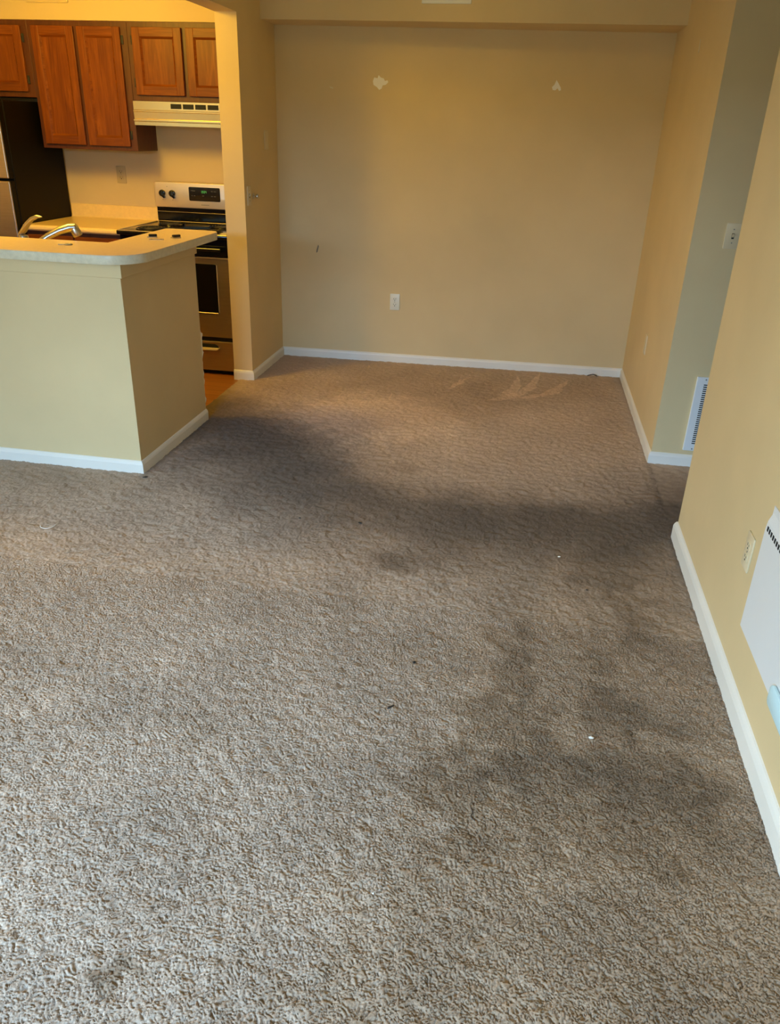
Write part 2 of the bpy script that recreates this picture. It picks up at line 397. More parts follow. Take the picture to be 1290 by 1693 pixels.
def carpet_fields(X, Y):
    wx = X + 0.02 * lookup(TF, 0.01, X, Y) * 0.3; wy = Y + 0.006 * lookup(TF, 0.01, Y + 3, X)
    if True:
        n1 = lookup(T1, 0.0022, wx, wy); n2 = lookup(T2, 0.004, wx, wy)
        far = np.clip((Y - 2.2) / 1.0, 0, 1)
        n = n1 * (1 - far) + n2 * far
        n0 = lookup(T1, 0.0022, X * .43 + 1.1, Y * .43)
        h = 1 - np.exp(-(n / 0.42) ** 2)                      # narrow crevices between tufts
        cut = np.clip(1 + 0.3 * n0, 0.3, 1.6)
        z = -0.0052 * (1 - 0.45 * far) * cut * (1 - h) + 0.0012 * lookup(TF, 0.01, X, Y)
    f = np.ones(X.shape); warm = np.zeros(X.shape)
    jx = 0.035 * lookup(TW, 0.02, X, Y); jy = 0.035 * lookup(TW, 0.02, Y + 5, X + 2)
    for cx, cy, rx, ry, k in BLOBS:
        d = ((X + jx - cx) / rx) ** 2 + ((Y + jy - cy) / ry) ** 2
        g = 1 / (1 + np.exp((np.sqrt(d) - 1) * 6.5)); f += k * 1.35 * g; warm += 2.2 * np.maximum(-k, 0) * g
    for Pn in WEDGES: f += 0.34 * inpoly(X + jx * .15, Y + jy * .15, Pn)
    f -= 0.16 * np.exp(-(seg_dist(X + jx * .3, Y + jy * .3, RING) / 0.007) ** 2)
    # soiled walking path from the kitchen to the hall
    dp = seg_dist(X + .45 * jx, Y + .45 * jy, PATH); py = np.interp(X, [p[0] for p in PATH], [p[1] for p in PATH]); sd = 1 / (1 + np.exp(-(Y - py) / 0.06))
    g = sd / (1 + np.exp((dp - 0.24 - 0.07 / (1 + np.exp((X + .8) / .1))) / 0.075)) + (1 - sd) / (1 + np.exp((dp - 0.36) / 0.12)); f *= 1 - 0.72 * g; warm += 0.4 * g
    # darker, browner lay of the pile in the walked-on right half of the room
    edge = -0.22 + 0.05 * np.sin(Y * 5) + 0.22 * np.clip(Y - 1.3, 0, 1.2)
    g = 1 / (1 + np.exp(-(X + 1.6 * jx - edge) / 0.045)) * 1 / (1 + np.exp((Y - 3.0) / 0.25)); f -= 0.15 * g; warm += 0.5 * g
    f += 0.045 * lookup(TM, 0.03, X, Y) * np.where(Y < 3.2, 1, 0.7)
    # darker line along the walls
    f -= 0.22 * np.exp(-((XR - 0.012 - X) / 0.012).clip(0) ** 2) * (X < XR)
    f -= 0.25 * np.exp(-((X - XL - 0.012) / 0.02) ** 2) * (X > XL) * (Y > 3.25) * (Y < 4.2)
    f = np.clip(f, 0.3, 1.5)
    col = PILE[None, None, :] * f[..., None] * (1 - np.clip(warm, 0, .8)[..., None] * np.array([0.0, 0.10, 0.26]))
    return z, col
def floor_mesh():
    V = []; FC = []; COL = []; base = 0
    zones = [((-2.1, XR - .001), (0.55, 2.4), 0.0022), ((-3.0, -2.1), (0.55, 2.4), 0.01), ((-3.0, XR - .001), (2.4, 3.30), 0.004),
             ((XL + .001, XR - .001), (3.30, YB2 - .001), 0.005), ((XR - .001, 1.35), (3.18, 4.08), 0.010),
             ((XLk + .04, XL + .001), (4.13, YP), 0.010),
             ((LX, -3.0), (RY, 3.30), 0.05), ((-3.0, XR - .001), (RY, 0.55), 0.05), ((1.35, 2.4), (3.18, 4.08), 0.05)]
    for (x0, x1), (y0, y1), s in zones:
        nx = max(2, int((x1 - x0) / s) + 1); ny = max(2, int((y1 - y0) / s) + 1)
        X, Y = np.meshgrid(np.linspace(x0, x1, nx), np.linspace(y0, y1, ny))
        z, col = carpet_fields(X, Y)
        z = z + 0.006
        V.append(np.stack([X, Y, z], -1).reshape(-1, 3))
        COL.append(col.reshape(-1, 3))
        idx = np.arange(nx * ny).reshape(ny, nx) + base
        FC.append(np.stack([idx[:-1, :-1], idx[:-1, 1:], idx[1:, 1:], idx[1:, :-1]], -1).reshape(-1, 4))
        base += nx * ny
    V = np.concatenate(V).astype(np.float32); FC = np.concatenate(FC).astype(np.int32); COL = np.concatenate(COL)
    me = bpy.data.meshes.new('floor')
    me.vertices.add(len(V)); me.vertices.foreach_set('co', V.ravel())
    me.loops.add(FC.size); me.loops.foreach_set('vertex_index', FC.ravel())
    me.polygons.add(len(FC)); me.polygons.foreach_set('loop_start', np.arange(0, FC.size, 4, dtype=np.int32))
    me.polygons.foreach_set('loop_total', np.full(len(FC), 4, np.int32))
    me.update(calc_edges=True)
    me.polygons.foreach_set('use_smooth', np.ones(len(FC), bool))
    at = me.color_attributes.new('pile', 'FLOAT_COLOR', 'POINT')
    at.data.foreach_set('color', np.concatenate([COL, np.ones((len(COL), 1))], 1).astype(np.float32).ravel())
    me.materials.append(M_carpet)
    o = bpy.data.objects.new('floor', me); C.objects.link(o); return struct(o)
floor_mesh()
S('floor_slab', M_backing, (LX - .1, XL - 0.08, RY - .12, 3.35, -0.12, -0.005), (XL - .08, 2.5, RY - .12, 5.8, -0.12, -0.005))

# ------------------------------------------------------------------ kitchen uppers
def door(parent, x0, x1, z0, z1, y, hinge=None, name='door'):
    """framed oak door, front at y, recessed panel"""
    w = 0.052; t = 0.019; q = MB(); q.mats = [M_oak, M_oakh]
    q.box(x0, x0 + w, y, y + t, z0, z1, bev=0.003, m=M_oak); q.box(x1 - w, x1, y, y + t, z0, z1, bev=0.003, m=M_oak)
    q.box(x0 + w - .001, x1 - w + .001, y + .0005, y + t, z1 - w, z1, bev=0.002, m=M_oakh)
    q.box(x0 + w - .001, x1 - w + .001, y + .0005, y + t, z0, z0 + w, bev=0.002, m=M_oakh)
    # sloped bead round the panel opening
    a0, a1, b0, b1 = x0 + w, x1 - w, z0 + w, z1 - w; g = 0.012
    t2 = bmesh.new()
    o_ = [t2.verts.new(p) for p in ((a0, y + .002, b0), (a1, y + .002, b0), (a1, y + .002, b1), (a0, y + .002, b1))]
    i_ = [t2.verts.new(p) for p in ((a0 + g, y + .012, b0 + g), (a1 - g, y + .012, b0 + g), (a1 - g, y + .012, b1 - g), (a0 + g, y + .012, b1 - g))]
    for k in range(4): t2.faces.new((o_[k], o_[(k + 1) % 4], i_[(k + 1) % 4], i_[k]))
    bmesh.ops.recalc_face_normals(t2, faces=t2.faces); q.merge(t2, M_oakh)
    d = q.build(name, M_oak, parent)
    B('door_panel', M_oak, d, a0 + g - .002, a1 - g + .002, y + .0115, y + .017, b0 + g - .002, b1 - g + .002)
    if hinge:
        for zc in (z0 + 0.07, z1 - 0.07):
            hx = x1 if hinge == 'r' else x0
            s_ = 1 if hinge == 'r' else -1
            h = MB(); h.cyl((hx + s_ * .004, y + .012, zc - .022), (hx + s_ * .004, y + .012, zc + .022), 0.004, n=10)
            h.box(min(hx, hx + s_ * .014), max(hx, hx + s_ * .014), y + .013, y + .019, zc - .025, zc + .025, bev=.001)
            h.build('hinge', M_coil, d, smooth=True)
    return d
def cabinet(name, label, x0, x1, z0, z1, yf, doors, group=None, yb=YK, m=None):
    t = thing(name, label, 'cabinet', ((x0 + x1) / 2, yb, z0), group=group)
    q = MB(); q.box(x0, x1, yf, yb, z0, z1, bev=0.002)
    q.build('cabinet_box', m or M_oakd, t)
    for (a, b, c, d, h) in doors: door(t, a, b, c, d, yf - 0.019, h)
    return t
YF = 5.40
cabinet('wall_cabinet', 'tall oak wall cabinet with two doors between the fridge and the range hood', -3.328, -2.645, 1.378, 2.121, YF,
        [(-3.295, -3.005, 1.405, 2.090, None), (-2.980, -2.688, 1.405, 2.090, 'r')])
cabinet('wall_cabinet', 'short oak wall cabinet with two doors directly over the range hood', -2.644, -1.893, 1.680, 2.121, YF,
        [(-2.608, -2.280, 1.713, 2.090, 'l'), (-2.250, -1.925, 1.713, 2.090, 'r')])
cabinet('wall_cabinet', 'short oak wall cabinet above the fridge, cut by the left edge', -4.29, -3.329, 1.680, 2.121, YF,
        [(-4.20, -3.80, 1.713, 2.090, 'l'), (-3.775, -3.372, 1.713, 2.090, 'r')])

# range hood
hood = thing('range_hood', 'almond metallic range hood under the short cabinet above the stove', 'range hood', (-2.265, YK, 1.535))
q = MB()
q.prism([(YK, 1.678), (5.372, 1.678), (5.372, 1.628), (5.366, 1.624), (5.366, 1.618), (5.370, 1.614), (5.374, 1.575), (5.360, 1.571), (5.360, 1.562), (5.368, 1.558), (5.368, 1.537), (YK, 1.537)], 'x', -2.636, -1.895)
q.build('hood_body', M_hood, hood)
for k in range(5):
    a = -2.378 + k * 0.0835
    q = MB(); q.mats = [M_dark, M_coil]
    q.box(a, a + 0.072, 5.3705, 5.374, 1.638, 1.666, m=M_dark)
    for j in range(3): q.box(a, a + 0.072, 5.3695, 5.3725, 1.643 + j * .008, 1.645 + j * .008, m=M_coil)
    q.build('hood_vent', M_dark, hood)

# vent cover on the kitchen soffit
sv = thing('vent_cover', 'painted rectangular cover on the soffit above the kitchen cabinets', 'vent cover', (-3.16, 5.40, 2.214))
B('cover_plate', M_wall, sv, -3.304, -3.018, 5.390, 5.400, 2.214, 2.40, bev=0.004)

# ------------------------------------------------------------------ fridge
fr = thing('refrigerator', 'top-freezer refrigerator with steel doors and black sides at the left edge', 'refrigerator', (-3.80, 5.38, 0.0))
B('fridge_body', M_blackside, fr, -4.24, -3.36, 5.062, 5.685, 0.03, 1.655, bev=0.006)
for nm, z0, z1 in (('fridge_door', 0.10, 1.185), ('freezer_door', 1.197, 1.657)):
    q = MB(); q.mats = [M_blackside, M_steel]
    q.box(-4.24, -3.362, 5.012, 5.058, z0, z1, bev=0.006, m=M_blackside); q.box(-4.238, -3.364, 5.0, 5.014, z0 + .002, z1 - .002, bev=0.006, m=M_steel)
    d = q.build(nm, M_steel, fr)
    h = MB(); zc = (z0 + z1) / 2
    za, zb = (z1 - 0.52, z1 - 0.06) if z0 < 1 else (z0 + 0.04, z0 + 0.34)
    h.tube([(-4.17, 5.0, za), (-4.17, 4.955, za + .03), (-4.17, 4.955, zb - .03), (-4.17, 5.0, zb)], 0.011, n=10, up=(1, 0, 0))
    h.build('door_handle', M_steel, d, smooth=True)
for x in (-4.18, -3.42):
    for y in (5.12, 5.62): q = MB(); q.cyl((x, y, 0), (x, y, .031), 0.02, n=12); q.build('foot', M_blackside, fr)

# ------------------------------------------------------------------ base cabinets and counters
bc = thing('base_cabinet', 'oak base cabinet under the cream counter beside the stove', 'cabinet', (-3.0, 5.4, 0))
B('cabinet_box', M_oakd, bc, -3.352, -2.656, 5.085, YK - .002, 0.09, 0.878, bev=0.002)
B('toe_kick', M_dark, bc, -3.352, -2.656, 5.15, YK - .01, 0.0, 0.09)
for a, b in ((-3.335, -3.01), (-2.995, -2.672)):
    door(bc, a, b, 0.115, 0.675, 5.066, None)
    q = MB(); q.box(a, b, 5.066, 5.085, 0.70, 0.855, bev=0.003); q.build('drawer_front', M_oakh, bc)
ct = thing('kitchen_countertop', 'cream laminate countertop with backsplash between fridge and stove', 'countertop', (-3.0, YK, 0.88))
q = MB()
q.prism([(YK, .880), (5.06, .880), (5.052, .884), (5.046, .892), (5.046, .904), (5.052, .912), (5.060, .917), (5.072, .916), (5.09, .914), (5.66, .914), (5.672, .918), (5.678, .93), (YK, .93)], 'x', -3.352, -2.655)
q.build('counter_slab', M_lamk, ct)
B('backsplash', M_lamk, ct, -3.352, -2.655, 5.678, YK, 0.928, 1.006, bev=0.003)

sk = thing('sink_cabinet', 'oak sink cabinet run behind the breakfast bar', 'cabinet', (-3.0, 3.43, 0))
B('cabinet_box', M_oakd, sk, -4.29, -1.892, 3.422, 4.01, 0.09, 0.878)
B('toe_kick', M_dark, sk, -4.29, -1.892, 3.422, 3.95, 0.0, 0.09)
for k in range(5):
    a = -4.27 + k * 0.475
    t = 0.019; q = MB(); q.box(a, a + 0.45, 4.01, 4.029, 0.115, 0.675, bev=.003); q.build('door', M_oak, sk)
    q = MB(); q.box(a, a + 0.45, 4.01, 4.029, 0.70, 0.855, bev=.003); q.build('drawer_front', M_oakh, sk)
sc = thing('sink_countertop', 'cream laminate sink counter on the kitchen side of the bar', 'countertop', (-3.0, 3.43, 0.88))
q = MB(); sx0, sx1, sy0, sy1 = -2.86, -2.14, 3.72, 3.98
q.box(-4.29, sx0, 3.422, 4.05, .88, .914, bev=.002); q.box(sx1, -1.892, 3.422, 4.05, .88, .914, bev=.002)
q.box(sx0, sx1, 3.422, sy0, .88, .914); q.box(sx0, sx1, sy1, 4.05, .88, .914)
q.build('counter_slab', M_lamk, sc)
si = sc
q = MB()
q.box(sx0 - .02, sx1 + .02, sy0 - .02, sy0 + .012, .9142, .919, bev=.001); q.box(sx0 - .02, sx1 + .02, sy1 - .012, sy1 + .02, .9145, .919, bev=.001)
q.box(sx0 - .02, sx0 + .012, sy0, sy1, .9145, .919); q.box(sx1 - .012, sx1 + .02, sy0, sy1, .9145, .919); q.box(-2.515, -2.485, sy0, sy1, .89, .919)
q.build('sink_rim', M_steel, si)
for a, b in ((sx0 + .004, -2.515), (-2.485, sx1 - .004)):
    q = MB(); y0, y1 = sy0 + .004, sy1 - .004
    q.box(a, b, y0, y1, .882, .885); q.box(a, a + .003, y0, y1, .885, .914); q.box(b - .003, b, y0, y1, .885, .914)
    q.box(a, b, y0, y0 + .003, .885, .914); q.box(a, b, y1 - .003, y1, .885, .914)
    q.build('sink_bowl', M_steel, si)

# faucet
fx, fy = -2.43, 3.655
fa = thing('kitchen_faucet', 'brushed nickel single-lever faucet rising behind the bar', 'faucet', (fx, fy, 0.9145))
q = MB(); q.cyl((fx, fy, .9146), (fx, fy, .925), 0.030, bev=.003); q.cyl((fx, fy, .925), (fx, fy, 1.020), 0.023, 0.025, bev=.003)
q.cyl((fx, fy, 1.020), (fx, fy, 1.045), 0.0245, 0.020, bev=.006)
q.build('faucet_body', M_chrome, fa, smooth=True)
q = MB()
q.tube([(fx + .01, fy, .965), (fx + .055, fy + .02, 1.003), (fx + .10, fy + .045, 1.036), (fx + .15, fy + .07, 1.063), (fx + .195, fy + .09, 1.078), (fx + .222, fy + .10, 1.080)], [.017, .018, .020, .023, .025, .023], n=14, flat=.8)
q.build('spout', M_chrome, fa, smooth=True)
q = MB(); q.cyl((fx + .212, fy + .095, 1.086), (fx + .228, fy + .103, 1.038), 0.021, 0.024, bev=.004)
q.build('spray_head', M_chrome, fa, smooth=True)
q = MB()
q.tube([(fx - .020, fy, 1.040), (fx + .006, fy, 1.064), (fx + .030, fy, 1.094), (fx + .058, fy, 1.118), (fx + .088, fy, 1.131), (fx + .112, fy, 1.130)], [.013, .019, .017, .015, .012, .004], n=12, flat=0.7)
q.build('faucet_lever', M_chrome, fa, smooth=True)

# ------------------------------------------------------------------ bar top
bt = thing('bar_countertop', 'tan laminate breakfast bar top with a rounded corner on the half wall', 'countertop', (-2.4, 3.4, 1.0))
def arc(cx, cy, r, a0, a1, n=10): return [(cx + r * math.cos(math.radians(a0 + (a1 - a0) * k / n)), cy + r * math.sin(math.radians(a0 + (a1 - a0) * k / n))) for k in range(n + 1)]
bx0, bx1, by0, by1, bin_, byi = LX + .005, -1.648, 3.205, 4.235, -1.955, 3.585
outl = [(bx0, by0)] + arc(bx1 - .155, by0 + .155, .155, -90, 0, 14) + arc(bx1 - .065, by1 - .065, .065, 0, 90, 8) + arc(bin_ + .03, by1 - .03, .03, 90, 180, 6) + [(bin_, byi), (bx0, byi)]
q = MB(); q.prism(outl, 'z', 1.001, 1.0385, bev=0.002); q.build('edge_band', M_lamedge, bt, smooth=True)
q = MB(); q.prism(outl, 'z', 1.0385, 1.0400); q.build('top_surface', M_lam, bt)

# chipped plaster along the kitchen end of the half wall
q = MB(); t = bmesh.new(); zs = np.linspace(0.10, 0.52, 40); rv = []
for k, z in enumerate(zs):
    e = 0.006 + 0.016 * max(0, math.sin(k * .9) * math.sin(k * .37 + 1)) + (0.016 if 26 < k < 38 else 0.003)
    rv.append([t.verts.new((XL - .001, 4.129, z)), t.verts.new((XL - .003, 4.13 + e, z)), t.verts.new((XL - .045, 4.13 + e * .8, z)), t.verts.new((XL - .05, 4.129, z))])
for a, b in zip(rv[:-1], rv[1:]):
    for j in range(4): t.faces.new((a[j], a[(j + 1) % 4], b[(j + 1) % 4], b[j]))
t.faces.new(rv[0]); t.faces.new(rv[-1][::-1]); bmesh.ops.recalc_face_normals(t, faces=t.faces)
q.merge(t); tag(q.build('plaster_damage', M_spackle, None), 'ragged chipped plaster along the far edge of the bar half wall', 'plaster damage')

# small hardware on the bar
def item(name, label, cat, loc, rz=0): return thing(name, label, cat, loc, rz)
def loc_build(q, n, m, p, **k): return q.build(n, m, p, world=False, **k)
for nm, lb, x, y, rz in (('window_latch', 'small black-topped metal latch lying on the bar, left of its twin', -1.853, 3.84, 0.5),
                         ('window_latch', 'small black-topped metal latch nearest the outer edge of the bar', -1.742, 3.87, 1.1)):
    t = item(nm, lb, 'latch', (x, y, 1.0402), rz)
    q = MB(); q.box(-.024, .024, -.011, .011, 0, .005, bev=.001); loc_build(q, 'latch_base', M_chrome, t)
    q = MB(); q.box(-.016, .024, -.010, .010, .005, .016, bev=.003); loc_build(q, 'latch_cap', M_black, t)
t = item('strike_plate', 'flat little metal plate lying between the latches on the bar', 'metal plate', (-1.80, 3.775, 1.0402), 0.35)
q = MB(); q.mats = [M_chrome, M_dark]; q.box(-.034, .034, -.012, .012, 0, .0025, bev=.0008, m=M_chrome)
for sx in (-.022, .022): q.cyl((sx, 0, .0022), (sx, 0, .0028), .004, n=12, m=M_dark)
loc_build(q, 'plate', M_chrome, t)
t = item('key_ring', 'small dark metal ring with a tab lying on the front of the bar', 'key ring', (-2.07, 3.44, 1.0402), 0.2)
q = MB(); q.tube([(.016 * math.cos(a), .016 * math.sin(a), .003) for a in [2 * PI * k / 20 for k in range(20)]], .0028, n=8, closed=True); loc_build(q, 'ring', M_screw, t, smooth=True)
q = MB(); q.box(-.046, -.016, -.005, .005, 0.0005, .0035, bev=.001); loc_build(q, 'key_tab', M_screw, t)

# ------------------------------------------------------------------ range
rg = thing('kitchen_range', 'stainless and black electric range in the corner behind the bar', 'stove', (-2.27, 5.35, 0))
X0, X1 = -2.652, -1.894
B('range_body', M_blackside, rg, X0 + .003, X1 - .003, 5.045, 5.665, 0.03, 0.895, bev=0.004)
B('toe_panel', M_dark, rg, X0 + .02, X1 - .02, 5.06, 5.10, 0.0, 0.03)
q = MB(); q.mats = [M_black, M_steel_light]
q.box(X0, X1, 4.985, 5.63, 0.895, 0.922, bev=0.007, m=M_black, seg=3)
ck = q.build('cooktop', M_black, rg, smooth=True)
q = MB(); q.tube([(X0 + .012, 4.989, .9225), (X0 + .004, 5.0, .9225), (X0 + .004, 5.30, .9225), (X0 + .004, 5.60, .9225)], .0022, n=6); q.tube([(X0 + .012, 4.988, .9222), (X1 - .01, 4.988, .9222)], .0018, n=6)
q.build('cooktop_trim', M_steel_light, ck, smooth=True)
for cx, cy, r in ((-2.47, 5.14, .095), (-2.08, 5.14, .075), (-2.47, 5.44, .075), (-2.08, 5.44, .095)):
    q = MB(); q.tube([(cx + (r + .012) * math.cos(a), cy + (r + .012) * math.sin(a), .924) for a in [2 * PI * k / 36 for k in range(36)]], .004, n=8, closed=True)
    q.cyl((cx, cy, .9222), (cx, cy, .9235), r + .01, n=36)
    b_ = q.build('burner', M_black, rg, smooth=True)
    pts = []; turns = 4
    for k in range(turns * 26 + 1):
        a = 2 * PI * k / 26; rr = .018 + (r - .018) * k / (turns * 26); pts.append((cx + rr * math.cos(a), cy + rr * math.sin(a), .930))
    q = MB(); q.tube(pts, .0048, n=7); q.build('burner_coil', M_coil, b_, smooth=True)
# black riser and steel control panel with rounded upper corners
q = MB(); q.prism([(5.612, .921), (5.665, .921), (5.665, 1.03), (5.604, 1.03), (5.604, .935)], 'x', X0 + .008, X1 - .008, bev=0.002)
q.build('backguard_riser', M_black, rg)
q = MB(); q.tube([(X0 + .012, 5.600, .990), (X1 - .01, 5.600, .990)], .0015, n=6); q.tube([(X0 + .012, 5.598, .926), (X1 - .01, 5.598, .926)], .003, n=6); q.build('riser_trim', M_steel, rg, smooth=True)
ptop = rrect(X0 + .004, X1 - .003, 1.020, 1.186, .022)
q = MB(); q.prism(ptop, 'y', 5.585, 5.668, bev=0.005, seg=3); pn = q.build('control_panel', M_steel_light, rg, smooth=True)
for kx in (-2.585, -2.512, -2.035, -1.962):
    q = MB(); q.cyl((kx, 5.585, 1.112), (kx, 5.566, 1.112), .0235, .021, bev=.003)
    q.cyl((kx, 5.566, 1.112), (kx, 5.560, 1.112), .019, .017, bev=.002)
    q.prism([(kx - .017, 1.107), (kx + .012, 1.122), (kx + .022, 1.082), (kx + .016, 1.080)], 'y', 5.558, 5.584, bev=.002)
    q.build('range_knob', M_black, pn, smooth=True)
q = MB(); q.prism(rrect(-2.388, -2.160, 1.070, 1.160, .008), 'y', 5.5825, 5.5865); dp = q.build('display', M_black, rg)
def seg7(q, x, z, w, h, y, on, m):
    s = {'a': (x, x + w, z + h, z + h), 'g': (x, x + w, z + h / 2, z + h / 2), 'd': (x, x + w, z, z), 'f': (x, x, z + h / 2, z + h), 'b': (x + w, x + w, z + h / 2, z + h), 'e': (x, x, z, z + h / 2), 'c': (x + w, x + w, z, z + h / 2)}
    k = .0011
    for c in on: a = s[c]; q.box(a[0] - k, a[1] + k, y, y + .0006, a[2] - k, a[3] + k, m=m)
q = MB(); q.mats = [M_green]
for i, on in enumerate(('bc', 'abcdfg', 'abcdef', 'bcfg')):
    seg7(q, -2.300 + i * .0115, 1.124, .006, .013, 5.5815, on, M_green)
q.build('clock_digits', M_green, dp)
q = MB()
for x, z, w in ((-2.372, 1.134, .03), (-2.372, 1.102, .010), (-2.352, 1.102, .010), (-2.225, 1.134, .012), (-2.205, 1.134, .018), (-2.225, 1.102, .012), (-2.205, 1.102, .014), (-2.29, 1.102, .012)):
    q = MB(); q.box(x, x + w, 5.5817, 5.5824, z, z + .004); q.build('button_print', M_white_print, dp)
q = MB(); xx = -2.302
for k in range(10):
    q.box(xx, xx + .0040, 5.5842, 5.5849, 1.043, 1.0475); xx += .0058
q.build('maker_name', M_grey_print, pn)
for kx in (-2.585, -2.512, -2.035, -1.962): q = MB(); q.box(kx - .004, kx + .004, 5.5842, 5.5849, 1.068, 1.071); q.build('knob_mark', M_grey_print, pn)
q = MB(); q.box(-2.552, -2.546, 5.5842, 5.5849, 1.153, 1.157); q.build('indicator_light', M_grey_print, pn)
# oven front
B('vent_strip', M_black, rg, X0 + .004, X1 - .004, 5.022, 5.048, 0.785, 0.893, bev=.003)
q = MB(); q.box(X0 + .003, X1 - .003, 5.016, 5.046, .262, .781, bev=.005); od = q.build('oven_door', M_steel, rg)
q = MB(); q.prism(rrect(-2.553, -1.995, .418, .738, .012), 'y', 5.0125, 5.017); q.build('oven_window', M_black, od)
q = MB(); q.tube([(-2.553, 5.012, .424), (-1.998, 5.012, .424)], .0035, n=6); q.tube([(-1.992, 5.0125, .43), (-1.992, 5.0125, .735)], .0022, n=6); q.build('window_trim', M_steel_light, od, smooth=True)
q = MB(); q.tube([(-2.60, 5.02, .835), (-2.60, 4.975, .835), (-1.945, 4.975, .835), (-1.945, 5.02, .835)], .012, n=10, up=(0, 0, 1)); q.build('oven_handle', M_black, rg, smooth=True)
q = MB(); q.box(X0 + .003, X1 - .003, 5.020, 5.046, .032, .232, bev=.004); dr = q.build('warming_drawer', M_steel, rg)
q = MB(); q.mats = [M_dark, M_lip]
q.prism([(-2.535, .186), (-2.525, .205), (-2.505, .214), (-2.04, .214), (-2.02, .205), (-2.01, .186)], 'y', 5.016, 5.022, m=M_dark)
q.prism([(-2.537, .190), (-2.532, .180), (-2.515, .174), (-2.03, .174), (-2.013, .180), (-2.008, .190)], 'y', 5.000, 5.022, bev=.002, m=M_lip)
q.build('drawer_handle', M_steel_light, dr)
B('door_gap', M_dark, rg, X0 + .006, X1 - .006, 5.034, 5.046, .232, .262)

# ------------------------------------------------------------------ wall plates (local frame: x right, z up, -y towards the room)
def plate(q, w=.070, h=.114, t=.0055, m=None): q.prism(rrect(-w / 2, w / 2, -h / 2, h / 2, .004, 3), 'y', -t, 0.0, bev=.0018, m=m)
def outlet(label, loc, rz, mp, dark=True, group=None, decor=False):
    t = thing('wall_outlet', label, 'outlet', loc, rz)
    q = MB(); plate(q); loc_build(q, 'cover_plate', mp, t, smooth=True)
    for zc in (-.0195, .0195):
        q = MB(); q.mats = [mp]
        q.prism([(x, z + zc) for x, z in rrect(-.017, .017, -.0140, .0140, .009, 5)], 'y', -.0075, -.005, bev=.0008); r_ = loc_build(q, 'receptacle', mp, t)
        s = MB()
        s.box(-.0085, -.0060, -.0079, -.0073, zc - .001, zc + .008); s.box(.0055, .0080, -.0079, -.0073, zc + .0, zc + .007)
        s.cyl((0, -.0073, zc - .007), (0, -.0079, zc - .007), .0032, n=12)
        o = loc_build(s, 'outlet_slots', M_dark, r_)
    q = MB(); q.cyl((0, -.005, 0), (0, -.0068, 0), .003, n=12); loc_build(q, 'screw', M_screw, t)
    return t
def switch(label, loc, rz, mp):
    t = thing('light_switch', label, 'light switch', loc, rz)
    q = MB(); plate(q); loc_build(q, 'cover_plate', mp, t, smooth=True)
    q = MB(); q.box(-.0055, .0055, -.0062, -.0052, -.0125, .0125); loc_build(q, 'toggle_slot', M_coil, t)
    q = MB(); q.prism([(-.0056, -.006), (-.0160, .005), (-.0155, .011), (-.0056, .008)], 'x', -.0042, .0042, bev=.001); loc_build(q, 'toggle', mp, t)
    for z in (-.030, .030):
        q = MB(); q.cyl((0, -.005, z), (0, -.0066, z), .003, n=12); loc_build(q, 'screw', M_screw, t)
    return t
def blank(label, loc, rz, mp, name='blank_plate'):
    t = thing(name, label, 'cover plate', loc, rz)
    q = MB(); plate(q); loc_build(q, 'cover_plate', mp, t, smooth=True)
    for z in (-.021, .021):
        q = MB(); q.cyl((0, -.005, z), (0, -.0064, z), .003, n=12); loc_build(q, 'screw', mp, t)
    return t
br = math.atan2(YB2 - YB1, XR - XL)
yback = lambda x: YB1 + (x - XL) * (YB2 - YB1) / (XR - XL)
outlet('white duplex outlet low on the back wall of the dining area', (-.922, yback(-.922), .445), br, M_plate2)
outlet('almond duplex outlet above the cream kitchen counter', (-2.939, YK, 1.212), 0, M_tanplate)
outlet('beige duplex outlet low on the near right wall beside the white heater panel', (XR, 2.238, .445), -PI / 2, M_wallplate)
switch('beige toggle switch on the greenish alcove wall', (.926, 4.08, 1.162), 0, M_wallplate)
sw = switch('painted switch plate on the narrow wall beside the kitchen opening', (XL, 5.035, 1.163), PI / 2, M_wallplate)
blank('painted-over blank plate high on the wall right of the kitchen opening', (XL, 5.411, 1.476), PI / 2, M_wallplate)
blank('painted-over blank plate low on the orange-lit far right wall', (XR, 4.888, .449), -PI / 2, M_wallplate)
t = thing('dimmer_knob', 'small round chrome knob on the wall beside the painted switch', 'knob', (XL, 5.118, 1.156), PI / 2)
q = MB(); q.cyl((0, 0, 0), (0, -.004, 0), .019, bev=.001); loc_build(q, 'rosette', M_chrome, t, smooth=True)
q = MB(); q.cyl((0, -.004, 0), (0, -.018, 0), .006); q.cyl((0, -.016, 0), (0, -.032, 0), .012, .014, bev=.003); loc_build(q, 'knob', M_chrome, t, smooth=True)

# air vent cover on the dining soffit
av = thing('air_vent', 'white rectangular vent cover on the soffit above the back wall', 'vent cover', (-.627, 5.385, 2.231))
q = MB(); q.box(-.772, -.481, 5.377, 5.385, 2.231, 2.40, bev=.003); q.build('vent_frame', M_white, av)
for k in range(6):
    q = MB(); q.box(-.745, -.508, 5.374, 5.379, 2.262 + k * .022, 2.266 + k * .022); q.build('vent_louver', M_white, av)

